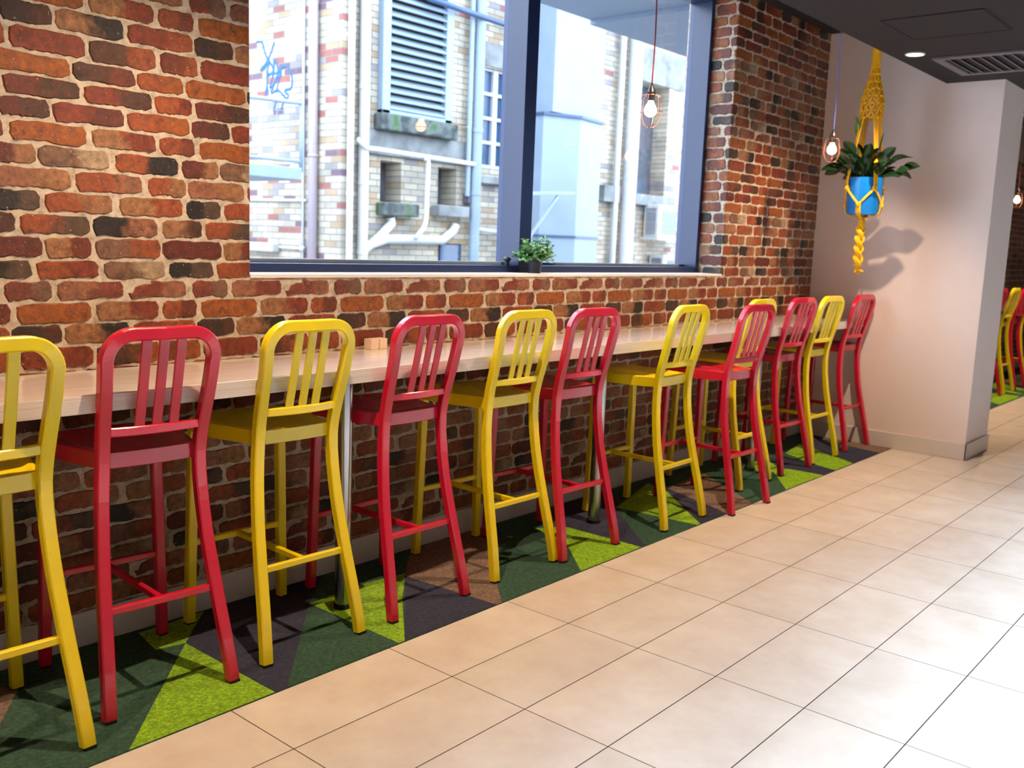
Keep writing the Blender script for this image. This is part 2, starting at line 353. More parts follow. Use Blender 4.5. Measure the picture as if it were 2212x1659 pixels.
def bricks(name, x0, x1, z0, z1, place, parent, holes=()):
    bm = bmesh.new(); ca = bm.verts.layers.float_color.new('ca'); cb = bm.verts.layers.float_color.new('cb'); uvl = bm.loops.layers.uv.new('bu')
    kz = range(math.floor((z0 - 2.2) / PERZ) - 0, math.ceil((z1 - 1.1) / PERZ) + 1)
    for pz in kz:
        for ri, (zt, br) in enumerate(ROWS):
            zb_ = ROWS[(ri + 1) % 14][0] - (PERZ if ri == 13 else 0)
            zt_, zb2 = zt + pz * PERZ, zb_ + pz * PERZ
            if zt_ < z0 or zb2 > z1: continue
            for px in range(math.floor((x0 - .6) / PERX), math.ceil((x1 + .6) / PERX)):
                for bi, (a, c, A, B) in enumerate(br):
                    xa, xc = a + px * PERX, c + px * PERX
                    if xc < x0 or xa > x1: continue
                    rnd = random.Random(ri * 10 + bi + 7)
                    lo, hi = zb2 + .0055, zt_ - .0045
                    pts = []; rad = .010
                    def edge(p, q, n, amp, nx, nz):
                        off = 0
                        for k in range(n):
                            t = k / n; off = off * .55 + rnd.uniform(-amp, amp)
                            pts.append((p[0] + (q[0] - p[0]) * t + nx * off, p[1] + (q[1] - p[1]) * t + nz * off))
                    edge((xa + rad, lo), (xc - rad, lo), 16, .0035, 0, 1)
                    edge((xc, lo + rad), (xc, hi - rad), 5, .002, 1, 0)
                    edge((xc - rad, hi), (xa + rad, hi), 14, .0022, 0, 1)
                    edge((xa, hi - rad), (xa, lo + rad), 5, .002, 1, 0)
                    if ri == 13 and bi == 2: pts = [p if not (p[0] < xa + .07 and p[1] > lo + .02) else (p[0] + .03 * (p[1] - lo) / .05, p[1] - .01) for p in pts]
                    parts = [pts]
                    for (hx0, hx1, hz) in holes:      # window opening above hz
                        nxt = []
                        for q in parts:
                            if max(p[1] for p in q) <= hz or max(p[0] for p in q) <= hx0 or min(p[0] for p in q) >= hx1: nxt.append(q); continue
                            nxt += [clip(q, 0, hx0, -1), clip(q, 0, hx1, 1), clip(clip(clip(q, 0, hx0, 1), 0, hx1, -1), 1, hz - .002, -1)]
                        parts = [q for q in nxt if len(q) > 2]
                    for q in parts:
                        for ax, val, sg in ((0, x0, 1), (0, x1, -1), (1, z0, 1), (1, z1, -1)):
                            q = clip(q, ax, val, sg)
                            if len(q) < 3: break
                        if len(q) < 3: continue
                        cx = sum(p[0] for p in q) / len(q); cz = sum(p[1] for p in q) / len(q)
                        o_ = []; i_ = []
                        for p in q:
                            d = math.hypot(p[0] - cx, p[1] - cz) or 1; k = max(0, 1 - .0035 / d * 1.3)
                            o_.append(bm.verts.new(place(p[0], p[1], 0))); i_.append(bm.verts.new(place(cx + (p[0] - cx) * k, cz + (p[1] - cz) * k, .0045)))
                        fs = []
                        try:
                            fs.append(bm.faces.new(i_))
                            for k in range(len(q)): fs.append(bm.faces.new((o_[k], o_[(k + 1) % len(q)], i_[(k + 1) % len(q)], i_[k])))
                        except ValueError: continue
                        for v in o_ + i_: v[ca] = (*PAL[A], 1); v[cb] = (*PAL[B], 1)
                        for f in fs:
                            for lp in f.loops:
                                j = (o_ + i_).index(lp.vert) % len(q)
                                lp[uvl].uv = ((q[j][0] - xa) / (xc - xa), ri * 3.1 + bi * 7.7)
    bmesh.ops.recalc_face_normals(bm, faces=bm.faces)
    return obj(name, bm, brick_m, parent)
front = lambda x, z, d: (x, -d, z)
bricks('brick_facing', XL, X1, .121, ZB, front, wall_b, [(WX0, WX1, WZ)])
bricks('brick_facing', XT, XR, .121, ZC, front, wall_b)
bricks('brick_facing', WX1 - .2, WX1 - .004, WZ, ZB, lambda x, z, d: (WX1 - d, WX1 - .004 - x, z), wall_b)
# white stub wall
struct('wall_right', bx(X1, XT, -1.225, -.0, 0, ZB), white_paint)
struct('wall_far', bx(XR, XR + .2, YB, 0, 0, 3.2), white_paint)
struct('wall_left', bx(XL - .2, XL, YB, 0, 0, 3.2), white_paint)
struct('wall_front', bx(XL - .2, XR + .2, YB - .2, YB, 0, 3.2), white_paint)
# skirtings
def skirtbox(a):
    bm = bmesh.new(); box(bm, *a); return bm
struct('baseboard_back', bx(XL, X1 - .012, -.012, 0, 0, .121), skirt, bevel=.003)
bm = bmesh.new(); box(bm, X1 - .012, X1, -1.237, 0, 0, .118); box(bm, X1 - .012, XT + .012, -1.237, -1.225, 0, .118); box(bm, XT, XT + .012, -1.237, 0, 0, .118)
struct('baseboard_right', bm, skirt, bevel=.003)
struct('baseboard_far', bx(XT + .012, XR, -.012, 0, 0, .121), skirt)
# ceilings
struct('ceiling', bx(XL - .2, XR + .2, YB - .2, -.853, ZC, 3.2), dark_ceil)
bm = bmesh.new(); box(bm, XL - .2, X1, -.852, .0, ZB, 3.2); box(bm, X1, XR + .2, -.853, 0, ZB, 3.2)
struct('trim_1', bm, black_ceil)
struct('trim_2', bx(WX0, WX1, -.006, .165, WZ - .012, WZ + .001), skirt)      # window board
# window
win = bpy.data.objects.new('window_1', None); COL.objects.link(win); win['kind'] = 'structure'
YF, YG = .17, .30
bm = bmesh.new()
box(bm, WX0, WX1, YF, YF + .16, WZ, WZ + .036); box(bm, WX0, WX1, YF, YF + .16, 2.955, ZB)
box(bm, WX0, WX0 + .04, YF, YF + .16, WZ + .036, 2.955); box(bm, WX1 - .038, WX1, YF, YF + .16, WZ + .036, 2.955)
obj('window_frame', fin(bm), frame_black, win, bevel=.002)
obj('mullion', fin(bx(2.293, 2.385, YF, YF + .16, WZ + .036, 2.955)), frame_black, win, bevel=.002)
bm = bmesh.new()
for a, c in ((WX0 + .04, 2.293), (2.385, WX1 - .038)):
    box(bm, a, c, YG - .035, YG - .012, WZ + .036, WZ + .052)
obj('glazing_bead', fin(bm), pale_metal, win, bevel=.003)
for a, c in ((WX0 + .04, 2.293), (2.385, WX1 - .038)):
    obj('glass_pane', fin(bx(a, c, YG - .003, YG + .003, WZ + .036, 2.955)), glass, win)
bm = bmesh.new(); lathe(bm, [(.012, 0), (.012, .022), (.020, .026), (.020, .036), (.012, .042)], (2.235, YF + .03, WZ + .036), 14)
obj('window_latch', fin(bm), black_plastic, win, smooth=False)
# carpet
bm = bmesh.new(); mats = list(CP.values()); keys = list(CP.keys())
def slab(x0, x1): 
    n0 = len(bm.faces); box(bm, x0, x1, -.7298, -.012, 0, .004)
slab(XL, X1 - .012); slab(XT + .012, XR)
lay = [.0043]
def poly(kind, pts):
    lay[0] += .0001
    P = []
    for p in pts:
        P.append((p[0], -.76 if p[1] < -.66 else p[1]))
    P = clip(clip(P, 1, -.729, 1), 1, -.0125, -1); P = clip(P, 0, X1 - .013, -1)
    f = bm.faces.new([bm.verts.new((x, y, lay[0])) for x, y in P]); f.material_index = keys.index(kind); return P
def w(px, py): q = on(2, 0, px, py); return (q.x, q.y)
def shift(P, dx): return [(x + dx, y) for x, y in P]
pats = [
 ('brown', [(0, 1515), (41, 1493), (95, 1500), (130, 1500)][0:0] or None)]
LM = []
def cp(kind, *pts): LM.append((kind, [w(*p) for p in pts]))
cp('lime', (247, 1625), (401, 1391.6), (585, 1493), (430, 1560))
cp('lime', (336, 1407), (401, 1391.6), (440, 1323), (300, 1370))
cp('navy', (401, 1391.6), (585, 1493), (593, 1488), (665, 1314), (700, 1235), (440, 1323))
cp('lime', (668, 1306), (855, 1389), (869, 1292), (877, 1240), (790, 1262))
cp('navy', (856, 1389.5), (874, 1246), (1068, 1306), (960, 1350))
cp('brown', (874, 1246), (1068, 1306), (1053, 1184), (1040, 1120), (890, 1180))
cp('lime', (1242, 1238), (1379, 1182), (1220, 1139), (1155, 1143), (1226, 1181))
cp('navy', (1220, 1139), (1379, 1182), (1344, 1118), (1320, 1050), (1200, 1095))
cp('lime', (1331, 1098), (1503, 1135), (1440, 1063), (1400, 1045))
cp('navy', (1440, 1063), (1503, 1135), (1560, 1110), (1461, 1064), (1420, 1040))
cp('brown', (1444, 1057), (1515, 1020), (1600, 1086), (1560, 1110))
cp('lime', (1618, 1005), (1645, 1026), (1690, 1018), (1650, 990))
cp('lime', (1670, 1020), (1688, 1062), (1768, 1026), (1700, 1014))
cp('lime', (1696, 980), (1727, 960), (1828, 1001), (1790, 1016), (1745, 1000))
cp('navy', (1727, 958), (1828, 1001), (1892, 979), (1800, 962), (1760, 940))
cp('brown', (1770, 950), (1892, 979), (1922, 967), (1830, 945))
cp('navy', (1700, 1014), (1768, 1026), (1790, 1016), (1700, 992), (1650, 990))
cp('brown', (-60, 1480), (40, 1492), (-5, 1580), (-120, 1620))
for k, P in LM: poly(k, P)
for dx in (6.9, 9.3):
    for k, P in LM[:9]:
        q = clip(clip(shift(P, dx), 0, XT + .02, 1), 0, XR, -1)
        if len(q) > 2:
            lay[0] += .00005
            q = clip(clip(q, 1, -.729, 1), 1, -.0125, -1)
            if len(q) > 2:
                f = bm.faces.new([bm.verts.new((x, y, lay[0])) for x, y in q]); f.material_index = keys.index(k)
for f in bm.faces:
    if f.normal.z < 0: f.normal_flip()
bm.normal_update()
for f in bm.faces:
    if len(f.verts) and f.normal.z < -.5 and f.calc_center_median().z > .0041: f.normal_flip()
car = obj('carpet', bm, None, mats=mats); tag(car, 'dark carpet runner with lime, navy and brown triangles under the stools', 'carpet')

# ceiling fittings
def downlight(x, y, label):
    t = thing('downlight', label, 'ceiling light', (x, y, ZC), 0, 'recessed warm downlights over the stools')
    bm = bmesh.new(); tube(bm, [(.052 * math.cos(a * PI / 12), .052 * math.sin(a * PI / 12), -.003) for a in range(24)], .006, 6, True)
    obj('trim_ring', fin(bm), trim_m, t, True)
    bm = bmesh.new(); lathe(bm, [(.045, -.004), (.045, 0)], seg=20); obj('lens', fin(bm), lens_m, t)
    l = bpy.data.lights.new('spot_beam', 'SPOT'); l.energy = SPOT_W; l.color = WARM; l.spot_size = math.radians(112); l.spot_blend = 1.0; l.shadow_soft_size = .012
    o = bpy.data.objects.new('spot_beam', l); COL.objects.link(o); o.parent = t; o.location = (0, 0, -.02); o.rotation_euler = (math.radians(17), 0, 0)
for x, lb in ((-2.03, 'recessed warm downlight above the left end of the counter'), (.13, 'recessed warm downlight above the nearest red stool'),
              (2.3, 'recessed warm downlight above the middle of the stool row'), (4.465, 'recessed warm downlight glowing beside the ceiling air vent'),
              (7.3, 'recessed warm downlight above the carpet past the white wall'), (9.5, 'recessed warm downlight above the far stools past the white wall')):
    downlight(x, -.994, lb)
def aisle_light(x, y, label):
    t = thing('aisle_downlight', label, 'ceiling light', (x, y, ZC), 0, 'cool downlights over the aisle')
    bm = bmesh.new(); tube(bm, [(.075 * math.cos(a * PI / 12), .075 * math.sin(a * PI / 12), -.003) for a in range(24)], .008, 6, True)
    obj('trim_ring', fin(bm), trim_m, t, True)
    bm = bmesh.new(); lathe(bm, [(.068, -.004), (.068, 0)], seg=20); obj('lens', fin(bm), led_m, t)
    l = bpy.data.lights.new('spot_beam', 'SPOT'); l.energy = COOL_W; l.color = COOL; l.spot_size = math.radians(84); l.spot_blend = .75; l.shadow_soft_size = .07
    o = bpy.data.objects.new('spot_beam', l); COL.objects.link(o); o.parent = t; o.location = (0, 0, -.02)
for i, x in enumerate((-1.2, .6, 2.4, 4.2, 6.0, 7.8)):
    aisle_light(x, -3.5, 'cool white downlight over the aisle, %s' % ['left of the camera', 'right of the camera', 'opposite the middle of the window', 'opposite the last window pane', 'level with the white wall end', 'past the white wall'][i])
# air vent
t = thing('ceiling_air_vent', 'square grey ceiling air vent with slats beside the downlight', 'vent', (4.93, -1.35, ZC))
bm = bmesh.new()
for a in ((-.31, .31, .26, .31), (-.31, .31, -.31, -.26), (-.31, -.26, -.26, .26), (.26, .31, -.26, .26)): box(bm, *a, -.014, 0)
obj('vent_frame', fin(bm), vent_m, t, bevel=.003)
obj('vent_cavity', fin(bx(-.26, .26, -.26, .26, -.002, 0)), vent_dark, t)
bm = bmesh.new()
for k in range(9):
    y = -.23 + k * .0575
    v = [bm.verts.new(p) for p in ((-.26, y - .014, -.016), (.26, y - .014, -.016), (.26, y + .012, -.003), (-.26, y + .012, -.003),
                                    (-.26, y - .012, -.018), (.26, y - .012, -.018), (.26, y + .014, -.005), (-.26, y + .014, -.005))]
    for f in ((0, 1, 2, 3), (7, 6, 5, 4), (0, 4, 5, 1), (2, 6, 7, 3)): bm.faces.new([v[i] for i in f])
obj('vent_slats', fin(bm), vent_m, t)
bm = bmesh.new()
for a in ((-.26, .26, .245, .25), (-.26, .26, -.25, -.245), (-.26, -.255, -.245, .245), (.255, .26, -.245, .245)): box(bm, *a, -.004, 0)
box(bm, -.25, .25, -.24, .24, -.003, 0)
h = obj('ceiling_access_hatch', fin(bm), dark_ceil, bevel=.001); h.location = (3.82, -1.36, ZC); tag(h, 'flush dark access hatch panel in the ceiling', 'hatch')

# ------------------------------------------------------------------ counter
t = thing('bar_counter', 'long pale wood laminate bar counter along the brick wall', 'counter', (0, -.2335, 0))
obj('worktop', fin(bx(XL, X1, -.2335, .2265, .881, .932)), lam, t, bevel=.0015)
for x in (-1.0, .737, 2.359, 4.069):
    bm = bmesh.new(); lathe(bm, [(.030, .022), (.030, .872)], (x, -.105, 0), 28); p = obj('support_post', fin(bm), steel, t, True)
    md = p.modifiers.new('e', 'EDGE_SPLIT')
    bm = bmesh.new(); lathe(bm, [(.034, .0045), (.034, .022), (.031, .024)], (x, -.105, 0), 24); obj('post_foot', fin(bm), rubber, p)
    bm = bmesh.new(); lathe(bm, [(.060, .872), (.060, .881)], (x, -.105, 0), 24); obj('post_flange', fin(bm), steel, p)

def cubes(x, y, rz, lab, name='salt_shaker'):
    o = obj(name, fin(bx(-.022, .022, -.022, .022, 0, .044)), cube_m, bevel=.0025); o.location = (x, y, .932); o.rotation_euler.z = rz
    return tag(o, lab, 'shaker', 'pale cube shakers on the counter')
cubes(1.128, -.03, .1, 'pale cube shaker on counter, left of the pair')
cubes(1.177, -.028, .1, 'pale cube shaker on counter, right of the pair')
cubes(2.19, -.14, 0, 'pale cube shaker on counter glimpsed behind the third red stool')

# ------------------------------------------------------------------ bar stools
HW = [(0, .194), (.3, .172), (.5, .158), (.72, .146), (1.0, .160), (1.12, .162)]
YP = [(0, 0), (.15, .030), (.3, .066), (.45, .098), (.6, .117), (.72, .119), (.80, .104), (.88, .080), (.93, .066), (1.0, .050), (1.12, .028)]
def smooth_tab(tab, z): return (interp(tab, z - .05) + 2 * interp(tab, z) + interp(tab, z + .05)) / 4
def stool(mat, label):
    t = thing('bar_stool', label, 'bar stool')
    ft = .007
    # back hoop: two curved uprights joined over the top, one tube from seat rail level upwards
    zs = [.70 + k * .028 for k in range(13)]
    R = .075; top = 1.099
    path = [V3((-smooth_tab(HW, z), smooth_tab(YP, z), z)) for z in zs if z < top - R]
    hw = smooth_tab(HW, 1.06)
    arc = []
    for k in range(0, 9):
        a = k / 8 * PI / 2; x = -hw + R - R * math.cos(a); z = top - R + R * math.sin(a); arc.append(V3((x, smooth_tab(YP, z), z)))
    left = path + arc; ptsh = left + [V3((0, smooth_tab(YP, top) - .006, top))] + [V3((-p.x, p.y, p.z)) for p in reversed(left)]
    bm = bmesh.new(); sidev = []
    T = frames(ptsh); sweep(bm, ptsh, [V3((0, 1, 0)).cross(tt) for tt in T], .037, .032, .004)
    obj('back_frame', fin(bm), mat, t)
    for s in (-1, 1):
        pts = [V3((s * smooth_tab(HW, z), smooth_tab(YP, z), z)) for z in [ft + k * (.70 - ft) / 16 for k in range(17)]]
        bm = bmesh.new(); sweep(bm, pts, (1, 0, 0), .037, .032, .004); lg = obj('rear_leg', fin(bm), mat, t)
        bm = bmesh.new(); box(bm, s * .194 - .016, s * .194 + .016, -.014, .014, -.004 + .0045, ft + .002); obj('rubber_foot', fin(bm), rubber, lg)
        pts = [V3((s * (.194 - .018 * k / 8), .480 - .012 * k / 8, ft + k * (.71 - ft) / 8)) for k in range(9)]
        bm = bmesh.new(); sweep(bm, pts, (1, 0, 0), .034, .032, .004); lg = obj('front_leg', fin(bm), mat, t)
        bm = bmesh.new(); box(bm, s * .194 - .015, s * .194 + .015, .466, .494, .0005, ft + .002); obj('rubber_foot', fin(bm), rubber, lg)
    # slats
    for k in (-1, 0, 1):
        pts = []
        for i in range(8):
            z = .812 + i * (1.095 - .812) / 7; pts.append(V3((k * .0515, smooth_tab(YP, z) - .012 + .004 * math.sin(i / 7 * PI), z)))
        bm = bmesh.new(); sweep(bm, pts, (1, 0, 0), .030, .009, .002); obj('slat', fin(bm), mat, t)
    pts = [V3((x, smooth_tab(YP, .815) - .012 - .020 * (1 - (x / .15) ** 2) + .014, .815)) for x in [-.142 + k * .0284 for k in range(11)]]
    bm = bmesh.new(); sweep(bm, pts, (0, 0, 1), .027, .016, .003); obj('lower_back_rail', fin(bm), mat, t)
    # seat: dished pan with skirt
    yr, yf = .122, .497
    nx, ny = 22, 20
    def hwid(v):           # half width of the seat along v 0 rear..1 front
        return .150 + .042 * sm(min(1, v * 1.6))
    def outline(u, v):     # u -1..1
        hw_ = hwid(v); x = u * hw_; y = yr + (yf - yr) * v
        y += (v ** 4) * .012 * (1 - abs(u) ** 2.2) - (v ** 6) * .030 * (abs(u) ** 6)
        y -= ((1 - v) ** 4) * .012 * (1 - u * u)
        return x, y
    bm = bmesh.new(); G = []
    for j in range(ny + 1):
        row = []
        for i in range(nx + 1):
            u = -1 + 2 * i / nx; v = j / ny; x, y = outline(u, v)
            e = min(1 - abs(u), v * 1.7, (1 - v) * 1.7)
            dish = sm(min(1, max(0, (e - .03) / .22)))
            z = .756 - .016 * dish * (1 - .55 * v) + .010 * dish * math.exp(-((u / .22) ** 2)) * sm(min(1, max(0, (v - .1) * 1.6)))
            z += .012 * dish * math.cos(u * PI) * -.2 * (1 - v)
            if e < .03: z -= .006
            row.append(bm.verts.new((x, y, z)))
        G.append(row)
    for j in range(ny):
        for i in range(nx): bm.faces.new((G[j][i], G[j][i + 1], G[j + 1][i + 1], G[j + 1][i]))
    rim = [G[0][i] for i in range(nx + 1)] + [G[j][nx] for j in range(1, ny + 1)] + [G[ny][i] for i in range(nx - 1, -1, -1)] + [G[j][0] for j in range(ny - 1, 0, -1)]
    low = []
    for v in rim:
        low.append(bm.verts.new((v.co.x * 1.008, v.co.y, .703 if v.co.y > yr + .05 else .703 + .003)))
    inn = [bm.verts.new((v.co.x * .97, yr + .17 + (v.co.y - yr - .17) * .97, .703)) for v in low]
    inu = [bm.verts.new((v.co.x, v.co.y, .742)) for v in inn]
    n = len(rim)
    for k in range(n):
        bm.faces.new((rim[k], low[k], low[(k + 1) % n], rim[(k + 1) % n]))
        bm.faces.new((low[k], inn[k], inn[(k + 1) % n], low[(k + 1) % n]))
        bm.faces.new((inn[k], inu[k], inu[(k + 1) % n], inn[(k + 1) % n]))
    o = obj('seat', fin(bm), mat, t, True); md = o.modifiers.new('e', 'EDGE_SPLIT'); md.split_angle = math.radians(40)
    # stretchers (H shape)
    def bar(a, c, nm, w_=.022, d_=.018):
        bm = bmesh.new(); sweep(bm, [a, c], (0, 0, 1), w_, d_, .003); obj(nm, fin(bm), mat, t)
    x3 = smooth_tab(HW, .297); bar((-x3, .072, .297), (x3, .072, .297), 'rear_stretcher')
    bar((-.186, .474, .297), (.186, .474, .297), 'front_stretcher')
    bar((0, .072, .297), (0, .474, .297), 'middle_stretcher')
    return t
def copy_tree(o, parent=None):
    c = o.copy(); COL.objects.link(c); c.parent = parent
    for ch in list(o.children): copy_tree(ch, c)
    return c
ys = stool(yellow, ''); rs = stool(red, '')
ST = [  # colour, x centre, y of rear feet, turn, label
 ('y', -.577, -.640, -1, 'yellow metal bar stool cut off by the left edge of the photo'),
 ('r', -.088, -.566, -3.5, 'red metal bar stool nearest the camera, between the first two yellow stools'),
 ('y', .434, -.566, -1.2, 'yellow metal bar stool in front of the nearest steel post, second yellow from left'),
 ('r', .966, -.580, .4, 'red metal bar stool beside the pale cube shaker pair, second red from left'),
 ('y', 1.545, -.568, -.7, 'yellow metal bar stool tight against the left of the third red stool'),
 ('r', 1.953, -.612, -2.4, 'red metal bar stool tight against the right of a yellow one, below the sill plant'),
 ('y', 2.690, -.670, .4, 'yellow metal bar stool standing alone with its seat pulled out in mid row'),
 ('r', 3.222, -.768, -2.2, 'red metal bar stool pulled out furthest, feet on the tiles'),
 ('y', 3.712, -.552, .6, 'yellow metal bar stool half hidden behind the pulled out red stool'),
 ('r', 4.262, -.562, -2.4, 'red metal bar stool fifth from left, second red from the white wall'),
 ('y', 4.745, -.553, -1, 'yellow metal bar stool nearest the white wall'),
 ('r', 5.328, -.552, -1.8, 'red metal bar stool last in the row, against the white wall'),
 ('r', 9.06, -.56, 0, 'dark red bar stool sliver right behind the edge of the white wall'),
 ('y', 9.59, -.56, 0, 'first yellow bar stool visible past the white wall'),
 ('r', 10.07, -.56, -1, 'red bar stool between two yellow ones past the white wall'),
 ('y', 10.50, -.56, 0, 'yellow bar stool cut by the right edge of the photo past the white wall'),
]
used = {}
for c, x, y, a, lb in ST:
    proto = ys if c == 'y' else rs
    o = proto if c not in used else copy_tree(proto)
    used[c] = 1
    o.location = (x, y, .004 if y > -.7 else .0); o.rotation_euler.z = math.radians(a)
    o['label'] = lb; o['category'] = 'bar stool'
    o['group'] = 'metal bar stools along the counter' if x < 6 else 'bar stools past the white wall'
t = thing('bar_counter', 'pale bar counter continuing past the white wall', 'counter', (9.5, -.2335, 0))
obj('worktop', fin(bx(-3.39, 3.5, -.2335, .2265, .881, .932)), lam, t)
bm = bmesh.new(); lathe(bm, [(.030, .0045), (.030, .881)], (-1.4, -.105, 0), 16); obj('support_post', fin(bm), steel, t)

# ------------------------------------------------------------------ pendants
def pendant(x, y, zb, cord_m, label, lit=True):
    """zb = bulb centre height"""
    t = thing('pendant_lamp', label, 'pendant lamp', (x, y, ZB), 0, 'caged pendant lamps over the counter')
    z = zb - ZB
    bm = bmesh.new(); n = 14; pts = [V3((.006 * math.sin(k / n * PI * 2.2) * (k / n < .98), 0, z + .115 + (0 - z - .115) * k / n)) for k in range(n + 1)]
    tube(bm, pts, .0035, 8); obj('cord', fin(bm), cord_m, t, True)
    bm = bmesh.new(); lathe(bm, [(.004, z + .128), (.008, z + .112), (.016, z + .098), (.020, z + .085), (.020, z + .076), (.017, z + .074), (.017, z + .046), (.015, z + .044)][::-1], seg=18)
    sk = obj('socket', fin(bm), black_plastic, t, True)
    bm = bmesh.new(); tube(bm, [(.017, 0, z + .082), (.032, 0, z + .084)], .0045, 8); obj('switch_knob', fin(bm), black_plastic, sk)
    bm = bmesh.new(); lathe(bm, [(.003, -.030), (.014, -.0265), (.024, -.018), (.0295, -.005), (.0295, .004), (.026, .016), (.018, .030), (.014, .040), (.0135, .046)], (0, 0, z), 20)
    obj('light_bulb', fin(bm), bulb_m, t, True)
    cg = bmesh.new()
    tube(cg, [(.0555 * math.cos(k * PI / 16), .0555 * math.sin(k * PI / 16), z - .006) for k in range(32)], .0016, 6, True)
    tube(cg, [(.024 * math.cos(k * PI / 10), .024 * math.sin(k * PI / 10), z + .072) for k in range(20)], .0018, 6, True)
    prof = [(.020, .072), (.036, .070), (.046, .062), (.050, .040), (.0555, -.006), (.053, -.030), (.042, -.056), (.024, -.074), (0.001, -.080)]
    for k in range(6):
        a = k * PI / 3 + .3
        tube(cg, spline([(r_ * math.cos(a), r_ * math.sin(a), z + zz) for r_, zz in prof], 3), .0014, 6)
    obj('wire_cage', fin(cg), copper, t, True)
    return t
pendant(2.445, -.48, 2.035, red_cord, 'caged bulb pendant on a dark red cord hanging before the window')
pendant(4.60, -.48, 2.06, blue_cord, 'caged bulb pendant on a blue cord beside the hanging plant')
pendant(9.30, -.50, 2.01, red_cord, 'small caged bulb pendant glowing past the edge of the white wall')

# ------------------------------------------------------------------ leaves
def leaf(bm, base, az, el, L_, wd, droop, seg=7, fold=.25, roll=0):
    d = V3((math.cos(az) * math.cos(el), math.sin(az) * math.cos(el), math.sin(el))); p = V3(base); side = V3((-math.sin(az), math.cos(az), 0)); side = Matrix.Rotation(roll, 3, d) @ side
    prev = None
    for i in range(seg + 1):
        t_ = i / seg; wi = wd * (math.sin(PI * min(1, t_ * .92 + .06)) ** .8) * .5 + .0006
        up = side.cross(d).normalized() * -1
        l = bm.verts.new(p - side * wi + up * wi * fold); m_ = bm.verts.new(p); r_ = bm.verts.new(p + side * wi + up * wi * fold)
        if prev: bm.faces.new((prev[0], prev[1], m_, l)); bm.faces.new((prev[1], prev[2], r_, m_))
        prev = (l, m_, r_)
        p = p + d * (L_ / seg); d = (d + V3((0, 0, -droop / seg))).normalized()
# hanging plant
PX, PY = 5.0, -.565
rnd = random.Random(5)
t = thing('hanging_potted_plant', 'leafy dark green plant in a blue pot hung in yellow macrame', 'potted plant', (PX, PY, 1.668))
bm = bmesh.new(); lathe(bm, [(.098, 0), (.104, .02), (.117, .236), (.117, .242), (.111, .242), (.106, .215)], (0, 0, 0), 36)
o = obj('pot', fin(bm), blue_pot, t, True); o.modifiers.new('e', 'EDGE_SPLIT')
bm = bmesh.new(); lathe(bm, [(.108, .205), (.106, .218)], (0, 0, 0), 24); obj('soil', fin(bm), soil, t)
bm = bmesh.new()
for k in range(104):
    az = rnd.uniform(0, 2 * PI); r0 = rnd.uniform(.0, .07); el = rnd.uniform(.45, 1.5); st = rnd.uniform(.05, .19)
    b0 = V3((r0 * math.cos(az), r0 * math.sin(az), .215)); b1 = b0 + V3((math.cos(az) * math.cos(el), math.sin(az) * math.cos(el), math.sin(el))) * st
    tube(bm, [b0, (b0 + b1) / 2 + V3((0, 0, .01)), b1], .0028, 5)
    leaf(bm, b1, az + rnd.uniform(-.3, .3), el - rnd.uniform(-.1, .45), rnd.uniform(.08, .135), rnd.uniform(.052, .076), rnd.uniform(.2, 1.2), roll=rnd.uniform(-1.1, 1.1))
obj('foliage', bm, leaf_dark, t)
bm = bmesh.new()
v0 = V3((-.02, .03, .22)); tube(bm, [v0, v0 + V3((-.015, .02, .2)), v0 + V3((-.02, .03, .28))], .003, 5)
leaf(bm, v0 + V3((-.02, .03, .28)), 2.2, 1.35, .15, .075, .1, fold=.5); leaf(bm, v0 + V3((-.02, .03, .28)), 2.9, 1.3, .11, .05, .3)
obj('upright_leaf', bm, leaf_pale, t)
# macrame hanger
t = thing('macrame_hanger', 'yellow rope macrame hanger with braided tail holding the blue pot', 'plant hanger', (PX, PY, ZB))
def hz(z): return z - ZB
bm = bmesh.new()
tube(bm, [(0, 0, 0), (0, 0, hz(2.78))], .012, 8)
for k in range(13): tube(bm, [(.024 * math.cos(a * PI / 8), .024 * math.sin(a * PI / 8), hz(2.76) - k * .010) for a in range(16)], .0062, 6, True)
obj('wrapped_cord', fin(bm), rope, t, True)
bm = bmesh.new(); NS = 10
for k in range(NS):
    for s in (-1, 1):
        pts = []
        for i in range(43):
            u = i / 42; z = 2.63 - u * .33; R_ = .022 + .045 * sm(min(1, u * 1.3)); a = k * 2 * PI / NS + s * (.5 * PI / NS) * 2 * abs(((u * 7) % 2) - 1) + 0
            R2 = R_ + s * .005 * math.sin(u * 7 * PI); pts.append((R2 * math.cos(a), R2 * math.sin(a), hz(z)))
        tube(bm, pts, .0052, 6)
    for i in range(8):
        u = i / 7; z = 2.63 - u * .33; R_ = .022 + .045 * sm(min(1, u * 1.3)); a = k * 2 * PI / NS + (PI / NS if i % 2 else 0)
        lathe(bm, [(.002, -.011), (.009, -.006), (.010, .0), (.009, .006), (.002, .011)], (R_ * 1.05 * math.cos(a), R_ * 1.05 * math.sin(a), hz(z)), 8)
obj('knotted_net', fin(bm), rope, t, True)
NK = 4
def ang(k): return math.radians(-85) + k * 2 * PI / NK
bm = bmesh.new()
for k in range(NK):
    a = ang(k) + PI / 4
    for o_ in (-.010, 0, .010):
        q = V3((-math.sin(a) * o_, math.cos(a) * o_, 0))
        pts = spline([V3((.060 * math.cos(a), .060 * math.sin(a), hz(2.31))) + q * 1.5, V3((.095 * math.cos(a), .095 * math.sin(a), hz(2.1))) + q, V3((.128 * math.cos(a), .128 * math.sin(a), hz(1.915))) + q, V3((.128 * math.cos(a), .128 * math.sin(a), hz(1.85))) + q * .6], 6)
        tube(bm, pts, .0048, 6)
obj('strap', fin(bm), rope, t, True)
bm = bmesh.new()
